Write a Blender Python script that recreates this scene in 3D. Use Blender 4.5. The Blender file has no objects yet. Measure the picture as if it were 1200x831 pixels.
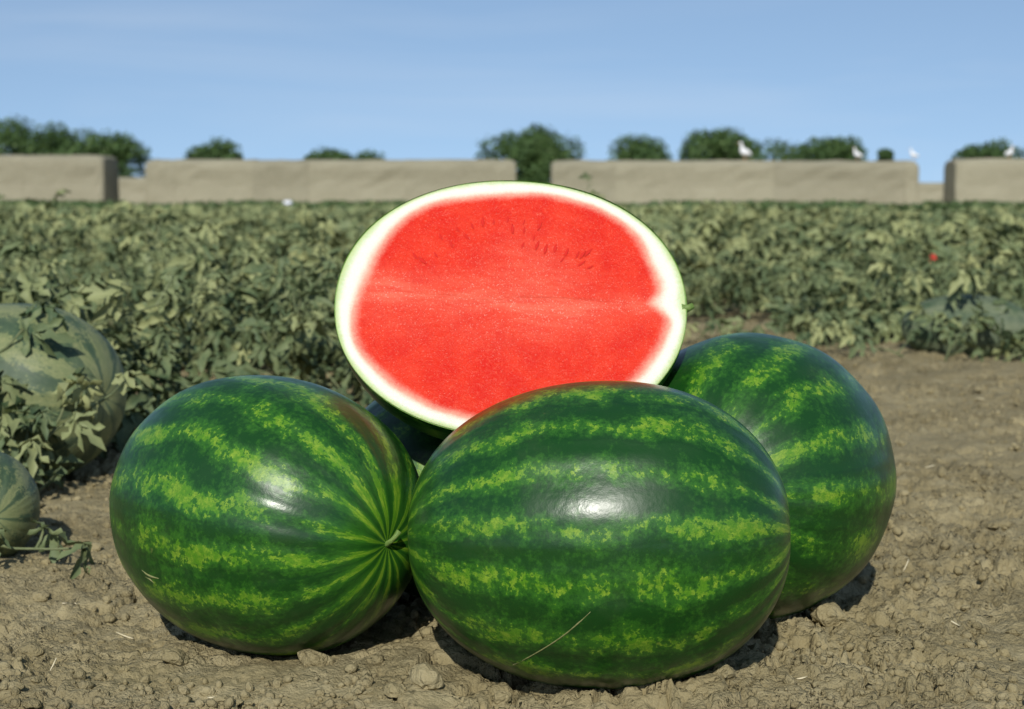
import bpy, math, random
import numpy as np
from mathutils import Vector, Matrix, Quaternion

rng = np.random.default_rng(11)
random.seed(11)
R = math.radians
scene = bpy.context.scene
COL = scene.collection

# ------------------------------------------------------------------ camera
CAM_H, FPX, HORIZON = 0.475, 2000.0, 234.0           # camera height, focal length and horizon row of the 1200x831 photograph
PITCH = math.atan((415.5 - HORIZON) / FPX)
cam_data = bpy.data.cameras.new('camera')
cam_data.sensor_width = 36.0
cam_data.lens = FPX / 1200 * 36.0
cam_data.clip_start = 0.05
cam_data.clip_end = 8000
cam_data.dof.use_dof = True
cam_data.dof.focus_distance = 1.66
cam_data.dof.aperture_fstop = 9.5
cam = bpy.data.objects.new('camera', cam_data)
cam.location = (0, 0, CAM_H)
cam.rotation_euler = (R(90) - PITCH, 0, 0)
COL.objects.link(cam)
scene.camera = cam

# ------------------------------------------------------------------ sky, sun, exposure
SUN_EL, SUN_AZ = 35.0, 6.0                            # elevation; degrees to the left of straight behind the camera
world = bpy.data.worlds.new('World')
scene.world = world
world.use_nodes = True
wn = world.node_tree.nodes; wl = world.node_tree.links
wn.clear()
w_out = wn.new('ShaderNodeOutputWorld'); w_bg = wn.new('ShaderNodeBackground')
sky = wn.new('ShaderNodeTexSky'); sky.sky_type = 'NISHITA'
sky.sun_disc = False
sky.sun_elevation = R(SUN_EL)
sky.sun_rotation = R(180 + SUN_AZ)
sky.altitude = 300
sky.air_density = 1.0
sky.dust_density = 0.2
sky.ozone_density = 4.0
w_bg.inputs['Strength'].default_value = 0.138
# thin, barely visible high cloud
tc = wn.new('ShaderNodeTexCoord'); mp = wn.new('ShaderNodeMapping')
mp.inputs['Scale'].default_value = (2.2, 2.2, 16.0)
nz = wn.new('ShaderNodeTexNoise'); nz.inputs['Scale'].default_value = 1.6
nz.inputs['Detail'].default_value = 6; nz.inputs['Distortion'].default_value = 0.6
rp = wn.new('ShaderNodeMapRange')
rp.inputs['From Min'].default_value = 0.48; rp.inputs['From Max'].default_value = 0.80
rp.inputs['To Min'].default_value = 0.0; rp.inputs['To Max'].default_value = 0.22
mx = wn.new('ShaderNodeMix'); mx.data_type = 'RGBA'
mx.inputs[7].default_value = (4.8, 5.4, 6.2, 1)
tint = wn.new('ShaderNodeMix'); tint.data_type = 'RGBA'; tint.blend_type = 'MULTIPLY'
tint.inputs[0].default_value = 1.0
tint.inputs[7].default_value = (1.16, 1.03, 0.90, 1)
va = wn.new('ShaderNodeVectorMath'); va.operation = 'ADD'; va.inputs[1].default_value = (0, 0, 0.19)
vn = wn.new('ShaderNodeVectorMath'); vn.operation = 'NORMALIZE'
wl.new(tc.outputs['Generated'], va.inputs[0]); wl.new(va.outputs[0], vn.inputs[0]); wl.new(vn.outputs[0], sky.inputs['Vector'])
wl.new(tc.outputs['Generated'], mp.inputs['Vector']); wl.new(mp.outputs[0], nz.inputs['Vector'])
wl.new(nz.outputs[0], rp.inputs['Value']); wl.new(rp.outputs[0], mx.inputs[0])
wl.new(sky.outputs[0], tint.inputs[6]); wl.new(tint.outputs[2], mx.inputs[6])
wl.new(mx.outputs[2], w_bg.inputs['Color']); wl.new(w_bg.outputs[0], w_out.inputs['Surface'])

sun_data = bpy.data.lights.new('sun', 'SUN')
sun_data.energy = 4.0
sun_data.angle = R(0.53)
sun_data.color = (1.0, 0.96, 0.89)
sun = bpy.data.objects.new('sun', sun_data)
sdir = Vector((-math.sin(R(SUN_AZ)) * math.cos(R(SUN_EL)), -math.cos(R(SUN_AZ)) * math.cos(R(SUN_EL)), math.sin(R(SUN_EL))))
sun.rotation_euler = (-sdir).to_track_quat('-Z', 'Y').to_euler()
sun.location = sdir * 20
COL.objects.link(sun)

vs = scene.view_settings
vs.view_transform = 'Standard'; vs.look = 'None'; vs.exposure = 0.0; vs.gamma = 1.0
vs.use_curve_mapping = False

# ------------------------------------------------------------------ helpers
def mesh_np(name, verts, faces, mat=None, smooth=False):
    """faces: list of index lists or (n,3)/(n,4) array"""
    me = bpy.data.meshes.new(name)
    v = np.asarray(verts, np.float32)
    if isinstance(faces, np.ndarray):
        n, k = faces.shape
        me.vertices.add(len(v)); me.vertices.foreach_set('co', v.ravel())
        me.loops.add(n * k); me.loops.foreach_set('vertex_index', faces.astype(np.int32).ravel())
        me.polygons.add(n)
        me.polygons.foreach_set('loop_start', np.arange(0, n * k, k, dtype=np.int32))
        me.update(calc_edges=True)
    else:
        me.from_pydata([tuple(p) for p in v], [], [tuple(f) for f in faces])
        me.update()
    if smooth:
        me.polygons.foreach_set('use_smooth', np.ones(len(me.polygons), bool))
    if mat: me.materials.append(mat)
    return me

def attr(me, name, kind, data, dom='POINT'):
    a = me.attributes.new(name, kind, dom)
    a.data.foreach_set('vector' if kind == 'FLOAT_VECTOR' else 'value', np.asarray(data, np.float32).ravel())

def obj(name, me, parent=None, loc=(0, 0, 0)):
    o = bpy.data.objects.new(name, me); o.location = loc
    COL.objects.link(o)
    if parent: o.parent = parent
    return o

def tag(o, label=None, cat=None, group=None, kind=None):
    if label: o['label'] = label
    if cat: o['category'] = cat
    if group: o['group'] = group
    if kind: o['kind'] = kind
    return o

def empty(name, loc):
    o = bpy.data.objects.new(name, None); o.location = loc; o.empty_display_size = 0.05
    COL.objects.link(o); return o

def px(x, D):            # world X of a photograph column at distance D
    return (x - 600.0) / FPX * D
def pz(y, D):            # world Z of a photograph row at distance D (flat approximation, far things)
    return CAM_H + (HORIZON - y) / FPX * D

# ---- numpy noise
def _h(ix, iy, s):
    n = (ix.astype(np.int64) * 374761393 + iy.astype(np.int64) * 668265263 + s * 974711) & 0xffffffff
    n = ((n ^ (n >> 13)) * 1274126177) & 0xffffffff
    n = ((n ^ (n >> 16)) * 2246822519) & 0xffffffff
    return ((n ^ (n >> 15)) & 0xffffff) / float(0xffffff)
def vnoise(x, y, s=0):
    ix = np.floor(x); iy = np.floor(y); fx = x - ix; fy = y - iy
    fx = fx * fx * fx * (fx * (fx * 6 - 15) + 10); fy = fy * fy * fy * (fy * (fy * 6 - 15) + 10)
    a = _h(ix, iy, s); b = _h(ix + 1, iy, s); c = _h(ix, iy + 1, s); d = _h(ix + 1, iy + 1, s)
    return (a * (1 - fx) + b * fx) * (1 - fy) + (c * (1 - fx) + d * fx) * fy
def fbm(x, y, oct=4, s=0):
    r = 0; amp = 1; tot = 0
    for o in range(oct):
        r = r + amp * vnoise(x * 2 ** o + 17.3 * o, y * 2 ** o - 9.1 * o, s + o); tot += amp; amp *= 0.5
    return r / tot
def worley(x, y, s=0):
    ix = np.floor(x); iy = np.floor(y)
    f1 = np.full(x.shape, 9.0); f2 = np.full(x.shape, 9.0); idv = np.zeros(x.shape)
    for dx in (-1, 0, 1):
        for dy in (-1, 0, 1):
            cx = ix + dx; cy = iy + dy
            d = np.hypot(cx + _h(cx, cy, s) - x, cy + _h(cx, cy, s + 7) - y)
            c = d < f1
            f2 = np.where(c, f1, np.minimum(f2, d))
            idv = np.where(c, _h(cx, cy, s + 3), idv)
            f1 = np.where(c, d, f1)
    return f1, f2, idv

# ---- shader helper
class NT:
    def __init__(self, name):
        self.m = bpy.data.materials.new(name); self.m.use_nodes = True
        self.t = self.m.node_tree; self.n = self.t.nodes; self.l = self.t.links
        self.n.clear()
        self.out = self.n.new('ShaderNodeOutputMaterial')
    def set(self, sock, v):
        if isinstance(v, bpy.types.NodeSocket): self.l.new(v, sock)
        elif v is not None: sock.default_value = v
    def node(self, t, ins=None, **kw):
        nd = self.n.new(t)
        for k, v in kw.items(): setattr(nd, k, v)
        for k, v in (ins or {}).items(): self.set(nd.inputs[k], v)
        return nd
    def math(self, op, a, b=None, c=None):
        nd = self.node('ShaderNodeMath', operation=op)
        for i, v in enumerate((a, b, c)):
            if v is not None: self.set(nd.inputs[i], v)
        return nd.outputs[0]
    def mix(self, f, a, b, mode='MIX'):
        nd = self.node('ShaderNodeMix', data_type='RGBA', blend_type=mode)
        self.set(nd.inputs[0], f); self.set(nd.inputs[6], a); self.set(nd.inputs[7], b)
        return nd.outputs[2]
    def rng(self, v, a, b, c=0.0, d=1.0, smooth=True):
        nd = self.node('ShaderNodeMapRange', interpolation_type='SMOOTHSTEP' if smooth else 'LINEAR')
        for i, x in enumerate((v, a, b, c, d)): self.set(nd.inputs[i], x)
        return nd.outputs[0]
    def noise(self, vec, scale, detail=3, rough=0.5, dist=0.0):
        nd = self.node('ShaderNodeTexNoise', {'Scale': scale, 'Detail': detail, 'Roughness': rough, 'Distortion': dist})
        if vec is not None: self.l.new(vec, nd.inputs['Vector'])
        return nd.outputs[0]
    def combine(self, x, y, z):
        nd = self.node('ShaderNodeCombineXYZ')
        for i, v in enumerate((x, y, z)): self.set(nd.inputs[i], v)
        return nd.outputs[0]
    def attrib(self, name, vec=False):
        nd = self.node('ShaderNodeAttribute', attribute_name=name)
        return nd.outputs['Vector' if vec else 'Fac']
    def bump(self, h, strength, dist, normal=None):
        nd = self.node('ShaderNodeBump', {'Height': h, 'Strength': strength, 'Distance': dist})
        if normal is not None: self.l.new(normal, nd.inputs['Normal'])
        return nd.outputs[0]
    def principled(self, **ins):
        nd = self.node('ShaderNodeBsdfPrincipled')
        for k, v in ins.items(): self.set(nd.inputs[k.replace('_', ' ')], v)
        self.l.new(nd.outputs[0], self.out.inputs['Surface'])
        return nd
def rgb(r, g, b): return (r, g, b, 1.0)

# ------------------------------------------------------------------ materials
def soil_material():
    t = NT('dry_soil')
    p = t.node('ShaderNodeNewGeometry').outputs['Position']
    big = t.noise(p, 1.3, 4); mid = t.noise(p, 14, 5, 0.6); fine = t.noise(p, 130, 5, 0.7); grit = t.noise(p, 620, 3, 0.65)
    c = t.mix(t.rng(big, 0.35, 0.65), rgb(.262, .218, .114), rgb(.318, .268, .146))
    c = t.mix(t.rng(mid, 0.42, 0.68), c, rgb(.350, .298, .168))
    c = t.mix(t.math('MULTIPLY', t.rng(fine, 0.54, 0.72), 0.40), c, rgb(.185, .150, .076))
    c = t.mix(t.math('MULTIPLY', t.rng(grit, 0.58, 0.72), 0.45), c, rgb(.420, .365, .228))
    # crumbly relief finer than the mesh: packed grains and thin cracks
    wp = t.node('ShaderNodeVectorMath', {0: p, 1: t.node('ShaderNodeVectorMath', {0: t.node('ShaderNodeTexNoise', {'Vector': p, 'Scale': 60.0, 'Detail': 3.0}).outputs['Color'], 3: 0.008}, operation='SCALE').outputs[0]}, operation='ADD').outputs[0]
    vg = t.node('ShaderNodeTexVoronoi', {'Vector': wp, 'Scale': 170.0}).outputs['Distance']
    vg2 = t.node('ShaderNodeTexVoronoi', {'Vector': wp, 'Scale': 360.0}).outputs['Distance']
    ck = t.node('ShaderNodeTexVoronoi', {'Vector': wp, 'Scale': 48.0}, feature='DISTANCE_TO_EDGE').outputs['Distance']
    ck = t.math('MULTIPLY', t.rng(ck, 0.0, 0.06), 1.0)
    h = t.math('ADD', t.math('MULTIPLY', fine, 0.8), t.math('MULTIPLY', grit, 0.35))
    h = t.math('MULTIPLY_ADD', vg, -0.45, h); h = t.math('MULTIPLY_ADD', vg2, -0.25, h)
    h = t.math('MULTIPLY_ADD', t.math('MULTIPLY', ck, t.rng(mid, 0.40, 0.55)), 0.14, h)
    n = t.bump(h, t.rng(t.noise(p, 5.5, 3, 0.55), 0.38, 0.60, 0.50, 0.85), 0.008)
    t.principled(Base_Color=c, Roughness=0.95, Specular_IOR_Level=0.1, Normal=n)
    return t.m
M_SOIL = soil_material()

def rind_material(name, n_str, dark, dark2, light, light2, seed, cover=0.0, rough=0.32, soft=0.07, dust=0.0, spec=0.42):
    t = NT(name)
    a = t.attrib('mel', True)
    sp = t.node('ShaderNodeSeparateXYZ'); t.l.new(a, sp.inputs[0])
    s, c, sn = sp.outputs
    phi = t.math('ARCTAN2', sn, c)
    v1 = t.combine(t.math('MULTIPLY_ADD', s, 1.6, seed), c, sn)              # slow wander along the fruit
    v2 = t.combine(t.math('MULTIPLY_ADD', s, 7.0, seed * 2.1), t.math('MULTIPLY', c, 4.2), t.math('MULTIPLY', sn, 4.2))   # jagged across the stripe
    v3 = t.combine(t.math('MULTIPLY_ADD', s, 4.0, seed * 3.7), t.math('MULTIPLY', c, 4.2), t.math('MULTIPLY', sn, 4.2))   # blotches
    v4 = t.combine(t.math('MULTIPLY_ADD', s, 25.0, seed * 1.3), t.math('MULTIPLY', c, 16.0), t.math('MULTIPLY', sn, 16.0))   # fine feathering
    w1 = t.noise(v1, 1.35, 2)
    jag = t.noise(v2, 1.5, 6, 0.62)
    fea = t.noise(v4, 1.35, 7, 0.72)
    blot = t.noise(v3, 0.75, 3, 0.55)
    fine = t.noise(v4, 2.2, 5, 0.7)
    ph = t.math('MULTIPLY_ADD', t.math('SUBTRACT', w1, 0.5), 0.40, phi)
    ph = t.math('MULTIPLY_ADD', t.math('SUBTRACT', t.noise(v1, 4.5, 2), 0.5), 0.09, ph)
    f = t.math('COSINE', t.math('MULTIPLY', ph, float(n_str)))
    # stripes calm down and narrow towards the poles
    pole = t.rng(t.math('ABSOLUTE', s), 0.78, 0.99)
    amp = t.math('MULTIPLY_ADD', pole, -2.2, 3.4)
    g = t.math('MULTIPLY_ADD', t.math('SUBTRACT', jag, 0.5), amp, t.math('MULTIPLY', f, 0.78))
    g = t.math('MULTIPLY_ADD', t.math('SUBTRACT', blot, 0.5), t.math('MULTIPLY_ADD', pole, -2.4, 3.8), g)
    g = t.math('MULTIPLY_ADD', t.math('SUBTRACT', fea, 0.5), t.math('MULTIPLY_ADD', pole, -3.4, 5.6), g)
    g = t.math('ADD', g, t.math('MULTIPLY_ADD', pole, 0.45, cover))
    m = t.rng(g, 0.46 - soft, 0.50 + soft * 1.6)
    halo = t.rng(g, -1.3, 0.70)
    vein = t.rng(t.math('ABSOLUTE', t.math('SUBTRACT', fine, 0.5)), 0.0, 0.07)
    m = t.math('MULTIPLY', m, t.math('MULTIPLY_ADD', vein, 0.40, 0.60))
    dk = t.mix(t.math('MULTIPLY', halo, t.math('MULTIPLY_ADD', fine, 1.5, 0.15)), dark, dark2)
    lt = t.mix(t.rng(t.noise(v4, 0.9, 5, 0.7), 0.42, 0.64), light, light2)
    col = t.mix(m, dk, lt)
    # thin dark lines that run from stem to blossom end in the middle of each dark band
    ln = t.math('MULTIPLY', t.math('SUBTRACT', 1.0, pole), t.rng(t.math('COSINE', t.math('MULTIPLY_ADD', ph, float(n_str), 0.35 * math.pi + math.pi)), 0.965, 1.0))
    col = t.mix(t.math('MULTIPLY', ln, 0.30), col, t.mix(0.5, dark, rgb(0, .012, .003)))
    # yellow-tan flecks and scuffs
    p = t.node('ShaderNodeTexCoord').outputs['Object']
    sc = t.noise(p, 38, 3, 0.6)
    col = t.mix(t.math('MULTIPLY', t.rng(sc, 0.735, 0.80), 0.5), col, rgb(.20, .19, .06))
    dn0 = t.noise(p, 13, 6, 0.7)
    col = t.mix(t.math('MULTIPLY', t.rng(dn0, 0.50, 0.78), 0.08), col, rgb(.17, .18, .10))
    if dust:
        dn = t.noise(p, 9, 5, 0.65)
        col = t.mix(t.math('MULTIPLY', t.rng(dn, 0.25, 0.7), dust), col, rgb(.30, .31, .22))
    rn = t.noise(p, 22, 4)
    h = t.noise(p, 85, 4, 0.6)
    n = t.bump(h, 0.10, 0.004)
    n = t.bump(ln, -0.35, 0.004, n)
    vr = t.combine(t.math('MULTIPLY_ADD', s, 1.1, seed), t.math('MULTIPLY', c, 5.5), t.math('MULTIPLY', sn, 5.5))
    n = t.bump(t.math('MULTIPLY', t.math('SUBTRACT', 1.0, pole), t.noise(vr, 1.3, 0.5, 0.4)), 0.22, 0.010, n)
    t.principled(Base_Color=col, Roughness=t.rng(rn, 0.3, 0.7, rough - 0.04, rough + 0.10), Specular_IOR_Level=spec, Normal=n)
    return t.m
GREEN = dict(dark=rgb(.0072, .048, .0062), dark2=rgb(.031, .130, .011), light=rgb(.078, .210, .010), light2=rgb(.195, .318, .024))
M_R1 = rind_material('striped_rind', 17, seed=1.7, cover=-0.36, **GREEN)
M_R2 = rind_material('striped_rind_two', 16, seed=6.2, cover=-0.26, **GREEN)
M_R3 = rind_material('striped_rind_three', 15, seed=12.9, cover=-0.40, **GREEN)
PALE = dict(dark=rgb(.036, .070, .036), dark2=rgb(.060, .100, .046), light=rgb(.175, .205, .082), light2=rgb(.235, .250, .105))
M_RC = rind_material('greyish_dusty_rind', 10, seed=9.1, cover=0.2, rough=0.6, soft=0.3, dust=0.35, spec=0.2, **{**PALE, 'light': rgb(.10, .13, .065), 'light2': rgb(.13, .155, .085)})
M_RB = rind_material('dusty_pale_rind', 10, seed=4.4, cover=0.62, rough=0.5, soft=0.16, dust=0.12, spec=0.3, **PALE)

def flesh_material():
    t = NT('watermelon_flesh')
    r = t.attrib('rr'); pale = t.attrib('pale')
    p = t.node('ShaderNodeTexCoord').outputs['Object']
    n1 = t.noise(p, 26, 4, 0.6); n2 = t.noise(p, 260, 4, 0.7); n3 = t.noise(p, 620, 2, 0.6)
    st = t.node('ShaderNodeMapping', {'Vector': p, 'Scale': (18, 95, 40)}); fib = t.noise(st.outputs[0], 1.0, 5, 0.65)
    rr = t.math('ADD', r, t.math('MULTIPLY_ADD', t.math('SUBTRACT', n1, 0.5), 0.045, t.math('MULTIPLY', t.math('SUBTRACT', n2, 0.5), 0.030)))
    red = t.mix(t.rng(n1, 0.3, 0.7), rgb(.64, .014, .005), rgb(.72, .036, .012))
    red = t.mix(t.math('MULTIPLY', t.rng(n2, 0.52, 0.74), 0.55), red, rgb(.78, .125, .065))
    pl = t.math('MULTIPLY', pale, t.rng(fib, 0.30, 0.70, 0.35, 1.0))
    red = t.mix(pl, red, rgb(.82, .165, .095))
    # tiny pale grains of torn flesh
    red = t.mix(t.math('MULTIPLY', t.rng(n3, 0.60, 0.70), t.math('MULTIPLY_ADD', pale, 0.75, 0.22)), red, rgb(.86, .48, .38))
    cr = t.node('ShaderNodeValToRGB', {'Fac': rr})
    e = cr.color_ramp.elements
    e[0].position = 0.0; e[0].color = (0, 0, 0, 1)
    e[1].position = 1.0; e[1].color = (1, 1, 1, 1)
    pith = t.mix(t.rng(rr, 0.785, 0.875), red, rgb(.80, .50, .36))
    pith = t.mix(t.rng(rr, 0.838, 0.900), pith, rgb(.78, .78, .66))
    pith = t.mix(t.rng(rr, 0.93, 0.985), pith, rgb(.52, .62, .30))
    pith = t.mix(t.rng(r, 0.988, 0.998), pith, rgb(.16, .30, .06))
    h = t.math('ADD', t.math('MULTIPLY', n2, 0.7), t.math('MULTIPLY', n3, 0.3))
    n = t.bump(h, 0.75, 0.0030)
    n = t.bump(fib, 0.25, 0.004, n)
    n = t.bump(t.attrib('ridge'), 0.4, 0.003, n)
    t.principled(Base_Color=pith, Roughness=0.38, Specular_IOR_Level=0.16, Normal=n,
                 Subsurface_Weight=0.12, Subsurface_Radius=(.012, .004, .003), Subsurface_Scale=0.6)
    return t.m
M_FLESH = flesh_material()

def simple(name, c1, c2, scale, rough=0.8, bump=0.3, bdist=0.01, spec=0.3, rand=0.0):
    t = NT(name)
    p = t.node('ShaderNodeTexCoord').outputs['Object']
    n = t.noise(p, scale, 5, 0.6)
    c = t.mix(t.rng(n, 0.32, 0.68), c1, c2)
    if rand:
        oi = t.node('ShaderNodeObjectInfo').outputs['Random']
        c = t.mix(1.0, c, t.node('ShaderNodeCombineColor', {0: t.rng(oi, 0, 1, 1 - rand, 1 + rand, False), 1: t.rng(oi, 0, 1, 1 - rand, 1 + rand, False), 2: t.rng(oi, 0, 1, 1 - rand, 1 + rand, False)}).outputs[0], 'MULTIPLY')
    t.principled(Base_Color=c, Roughness=rough, Specular_IOR_Level=spec, Normal=t.bump(n, bump, bdist))
    return t.m
M_STEM = simple('green_stem', rgb(.09, .17, .03), rgb(.18, .26, .07), 90, 0.55)
M_DRYSTEM = simple('vine_stem', rgb(.11, .14, .06), rgb(.17, .19, .09), 60, 0.7)
M_SEED = simple('seed_hollow', rgb(.60, .013, .006), rgb(.66, .020, .009), 200, 0.6)
M_SCAR = simple('tan_scar', rgb(.17, .19, .06), rgb(.26, .25, .11), 120, 0.7)
M_STALK = simple('dry_straw', rgb(.55, .48, .30), rgb(.68, .62, .44), 80, 0.7)
M_BARK = simple('bark', rgb(.075, .058, .042), rgb(.13, .105, .08), 4, 0.9, 0.6, 0.05)
M_BIRD = simple('white_feathers', rgb(.78, .78, .77), rgb(.84, .84, .83), 20, 0.8)
M_BEAK = simple('beak', rgb(.55, .22, .05), rgb(.62, .28, .07), 30, 0.5)
M_SCRAP = simple('white_plastic', rgb(.68, .72, .80), rgb(.80, .82, .86), 12, 0.4)
M_RED = simple('red_plastic', rgb(.50, .05, .03), rgb(.60, .08, .05), 40, 0.5)

def straw_material():
    t = NT('weathered_straw')
    p = t.node('ShaderNodeTexCoord').outputs['Object']
    g = t.node('ShaderNodeNewGeometry').outputs['Position']
    mp = t.node('ShaderNodeMapping', {'Vector': g, 'Scale': (0.5, 0.5, 1.3)})
    lay = t.noise(mp.outputs[0], 1.2, 4); fine = t.noise(g, 9, 5, 0.7)
    c = t.mix(t.rng(lay, 0.35, 0.65), rgb(.268, .250, .172), rgb(.300, .281, .196))
    c = t.mix(t.math('MULTIPLY', t.rng(fine, 0.35, 0.7), 0.8), c, rgb(.345, .314, .222))
    oi = t.node('ShaderNodeObjectInfo').outputs['Random']
    k = t.rng(oi, 0, 1, 0.90, 1.06, False)
    c = t.mix(1.0, c, t.combine(k, k, k), 'MULTIPLY')
    t.principled(Base_Color=c, Roughness=0.95, Specular_IOR_Level=0.1, Normal=t.bump(fine, 0.7, 0.08))
    return t.m
M_STRAW = straw_material()

def leaf_material(name, c_dark, c_mid, c_pale, attrib=True, transl=0.12):
    t = NT(name)
    tone = t.attrib('tone') if attrib else t.node('ShaderNodeObjectInfo').outputs['Random']
    g = t.node('ShaderNodeNewGeometry').outputs['Position']
    n = t.noise(g, 40 if name != 'tree_leaves' else 0.6, 3, 0.6)
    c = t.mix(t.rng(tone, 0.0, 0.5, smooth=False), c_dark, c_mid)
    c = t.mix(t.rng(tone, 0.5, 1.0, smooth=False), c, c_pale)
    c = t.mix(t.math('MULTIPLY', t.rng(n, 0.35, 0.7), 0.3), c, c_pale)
    bs = t.node('ShaderNodeBsdfPrincipled', {'Base Color': c, 'Roughness': 0.6, 'Specular IOR Level': 0.28})
    tr = t.node('ShaderNodeBsdfTranslucent', {'Color': t.mix(0.5, c, rgb(.10, .15, .02))})
    ms = t.node('ShaderNodeMixShader', {0: transl, 1: bs.outputs[0], 2: tr.outputs[0]})
    t.l.new(ms.outputs[0], t.out.inputs['Surface'])
    return t.m
LEAFC = (rgb(.056, .096, .044), rgb(.132, .174, .078), rgb(.325, .345, .150))
M_LEAF = leaf_material('watermelon_leaves', *LEAFC)
M_LEAF1 = leaf_material('watermelon_leaf', *LEAFC, attrib=False)
M_WEED = leaf_material('weeds', rgb(.045, .085, .028), rgb(.075, .125, .042), rgb(.15, .19, .07))
M_TREE = leaf_material('tree_leaves', rgb(.034, .074, .022), rgb(.062, .118, .034), rgb(.105, .165, .048))

# ------------------------------------------------------------------ ground
def soil_z(x, y):
    """height of the bare, crusted soil in metres"""
    x = np.asarray(x, float); y = np.asarray(y, float)
    z = (fbm(x * 2.2, y * 2.2, 3, 5) - 0.5) * 0.028
    z = z + (fbm(x * 9, y * 9, 4, 21) - 0.5) * 0.024
    wx = x + (fbm(x * 16, y * 16, 4, 31) - 0.5) * 0.07; wy = y + (fbm(x * 16, y * 16, 4, 41) - 0.5) * 0.07
    # crust plates with cracks between them
    f1, f2, idv = worley(wx * 15, wy * 15, 51)
    patch = np.clip((fbm(x * 3.5, y * 3.5, 2, 77) - 0.42) * 6, 0, 1)
    z = z + (idv - 0.5) * 0.012 * patch - np.clip(1 - (f2 - f1) / 0.07, 0, 1) ** .7 * 0.022 * patch
    g1, g2, gid = worley(wx * 38 + 3, wy * 38, 91)
    p2 = np.clip((fbm(x * 6, y * 6, 2, 63) - 0.40) * 6, 0, 1)
    z = z + ((gid - 0.5) * 0.008 - np.clip(1 - (g2 - g1) / 0.12, 0, 1) * 0.008) * p2
    mk = np.clip((fbm(x * 3.1 + 5, y * 4.0, 3, 171) - 0.43) * 6, 0.38, 1)
    q1, q2, qid = worley(wx * 13 + 2, wy * 13 + 8, 181)
    z = z - np.clip((qid - .70) * 5, 0, 1) * np.clip(1 - q1 / .16, 0, 1) ** .5 * .016
    # angular crumbs pressed into the surface, of three sizes
    for (sc, hh, cut, sd) in ((27, .016, .86, 121), (62, .0075, .66, 131), (125, .0046, .48, 151)):
        h1, h2, hid = worley(wx * sc + 9, wy * sc - 4, sd)
        lump = np.clip((hid - cut) * 4, 0, 1) * np.clip((h2 - h1) / 0.35, 0, 1) ** .6 * (.75 + .25 * hid)
        z = z + lump * hh * (.5 + fbm(x * 8, y * 8, 2, sd + 5)) * mk
    z = z + (fbm(x * 55, y * 55, 4, 141) - 0.5) * 0.008 * (.4 + .6 * mk)
    return z

# wide flat sheet out to the horizon, a little below the modelled soil
xs = np.array([-4000, -1200, -400, -120, -40, -14, -5, 0, 5, 14, 40, 120, 400, 1200, 4000.])
ys = np.array([-60, -20, -6, -1, 1, 3, 6, 12, 25, 50, 100, 220, 600, 1600, 5000.])
X, Y = np.meshgrid(xs, ys)
nx, ny = len(xs), len(ys)
def grid_faces(nx, ny):
    i = (np.arange(ny - 1)[:, None] * nx + np.arange(nx - 1)[None]).ravel()
    return np.stack([i, i + 1, i + nx + 1, i + nx], 1)
g = obj('ground', mesh_np('ground', np.stack([X.ravel(), Y.ravel(), np.full(X.size, -0.035)], 1), grid_faces(nx, ny), M_SOIL))
tag(g, kind='structure')

NR, NC = 600, 900
tt = np.linspace(0, 1, NR)
Drow = 1 / (1 / 1.18 * (1 - tt) + 1 / 7.5 * tt)
uu = np.linspace(-1, 1, NC)
Y = np.repeat(Drow[:, None], NC, 1); X = uu[None] * (0.46 * Y + 0.50)
Y = Y + rng.uniform(-.15, .15, Y.shape) * np.gradient(Drow)[:, None]
Z = soil_z(X, Y)
edge = np.clip((1 - np.abs(uu))[None] / 0.06, 0, 1) * np.clip(tt / 0.03, 0, 1)[:, None] * np.clip((1 - tt) / 0.03, 0, 1)[:, None]
Z = Z * edge - 0.045 * (1 - edge)
me = mesh_np('bare_soil', np.stack([X.ravel(), Y.ravel(), Z.ravel()], 1), grid_faces(NC, NR), M_SOIL, smooth=True)
tag(obj('bare_soil', me), kind='structure')

# ------------------------------------------------------------------ far straw stacks
def block_mesh(L, T, H, seed, ends=(False, False)):
    """a long block of stacked straw: rounded shoulders, bulging sides, uneven skin"""
    r = np.random.default_rng(seed)
    prof = []
    for (x, z) in ((-.575, 0), (-.545, .22), (-.51, .46), (-.505, .60), (-.52, .80), (-.51, .90), (-.47, .965), (-.38, 1.0), (0, 1.012), (.38, 1.0), (.47, .965), (.51, .90), (.52, .80), (.505, .60), (.51, .46), (.545, .22), (.575, 0)):
        prof.append((x * T, z * H))
    prof = np.array(prof); n = len(prof); m = max(6, int(L / 0.8))
    V = []
    # positions along the block, with extra rings where an outer end is rounded off
    st = [(i / m * L - L / 2, 0.996 if i in (0, m) else 1.0, 1.0) for i in range(m + 1)]
    rd = ((.01, .93, .93), (.10, .97, .97), (.28, .99, .99), (.60, .998, .998))
    if ends[0]: st = [(-L / 2 + d, a_, b_) for d, a_, b_ in rd] + st[2:]
    if ends[1]: st = st[:-2] + [(L / 2 - d, a_, b_) for d, a_, b_ in rd[::-1]]
    m = len(st) - 1
    for i, (xp, k, kz) in enumerate(st):
        j = r.normal(0, 0.020, (n, 2)) * np.array([1, 1.0]); j[[0, -1], 1] = 0
        q = prof * np.array([k, kz]) + j * (.5 if k < .99 else 1)
        V += [(xp, a, b) for a, b in q]
    F = []
    for i in range(m):
        for j in range(n - 1):
            F.append((i * n + j, i * n + j + 1, (i + 1) * n + j + 1, (i + 1) * n + j))
        F.append((i * n + n - 1, i * n, (i + 1) * n, (i + 1) * n + n - 1))
    F.append(tuple(range(n))[::-1]); F.append(tuple(m * n + j for j in range(n)))
    return mesh_np('bale_block', V, F, M_STRAW)
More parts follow.
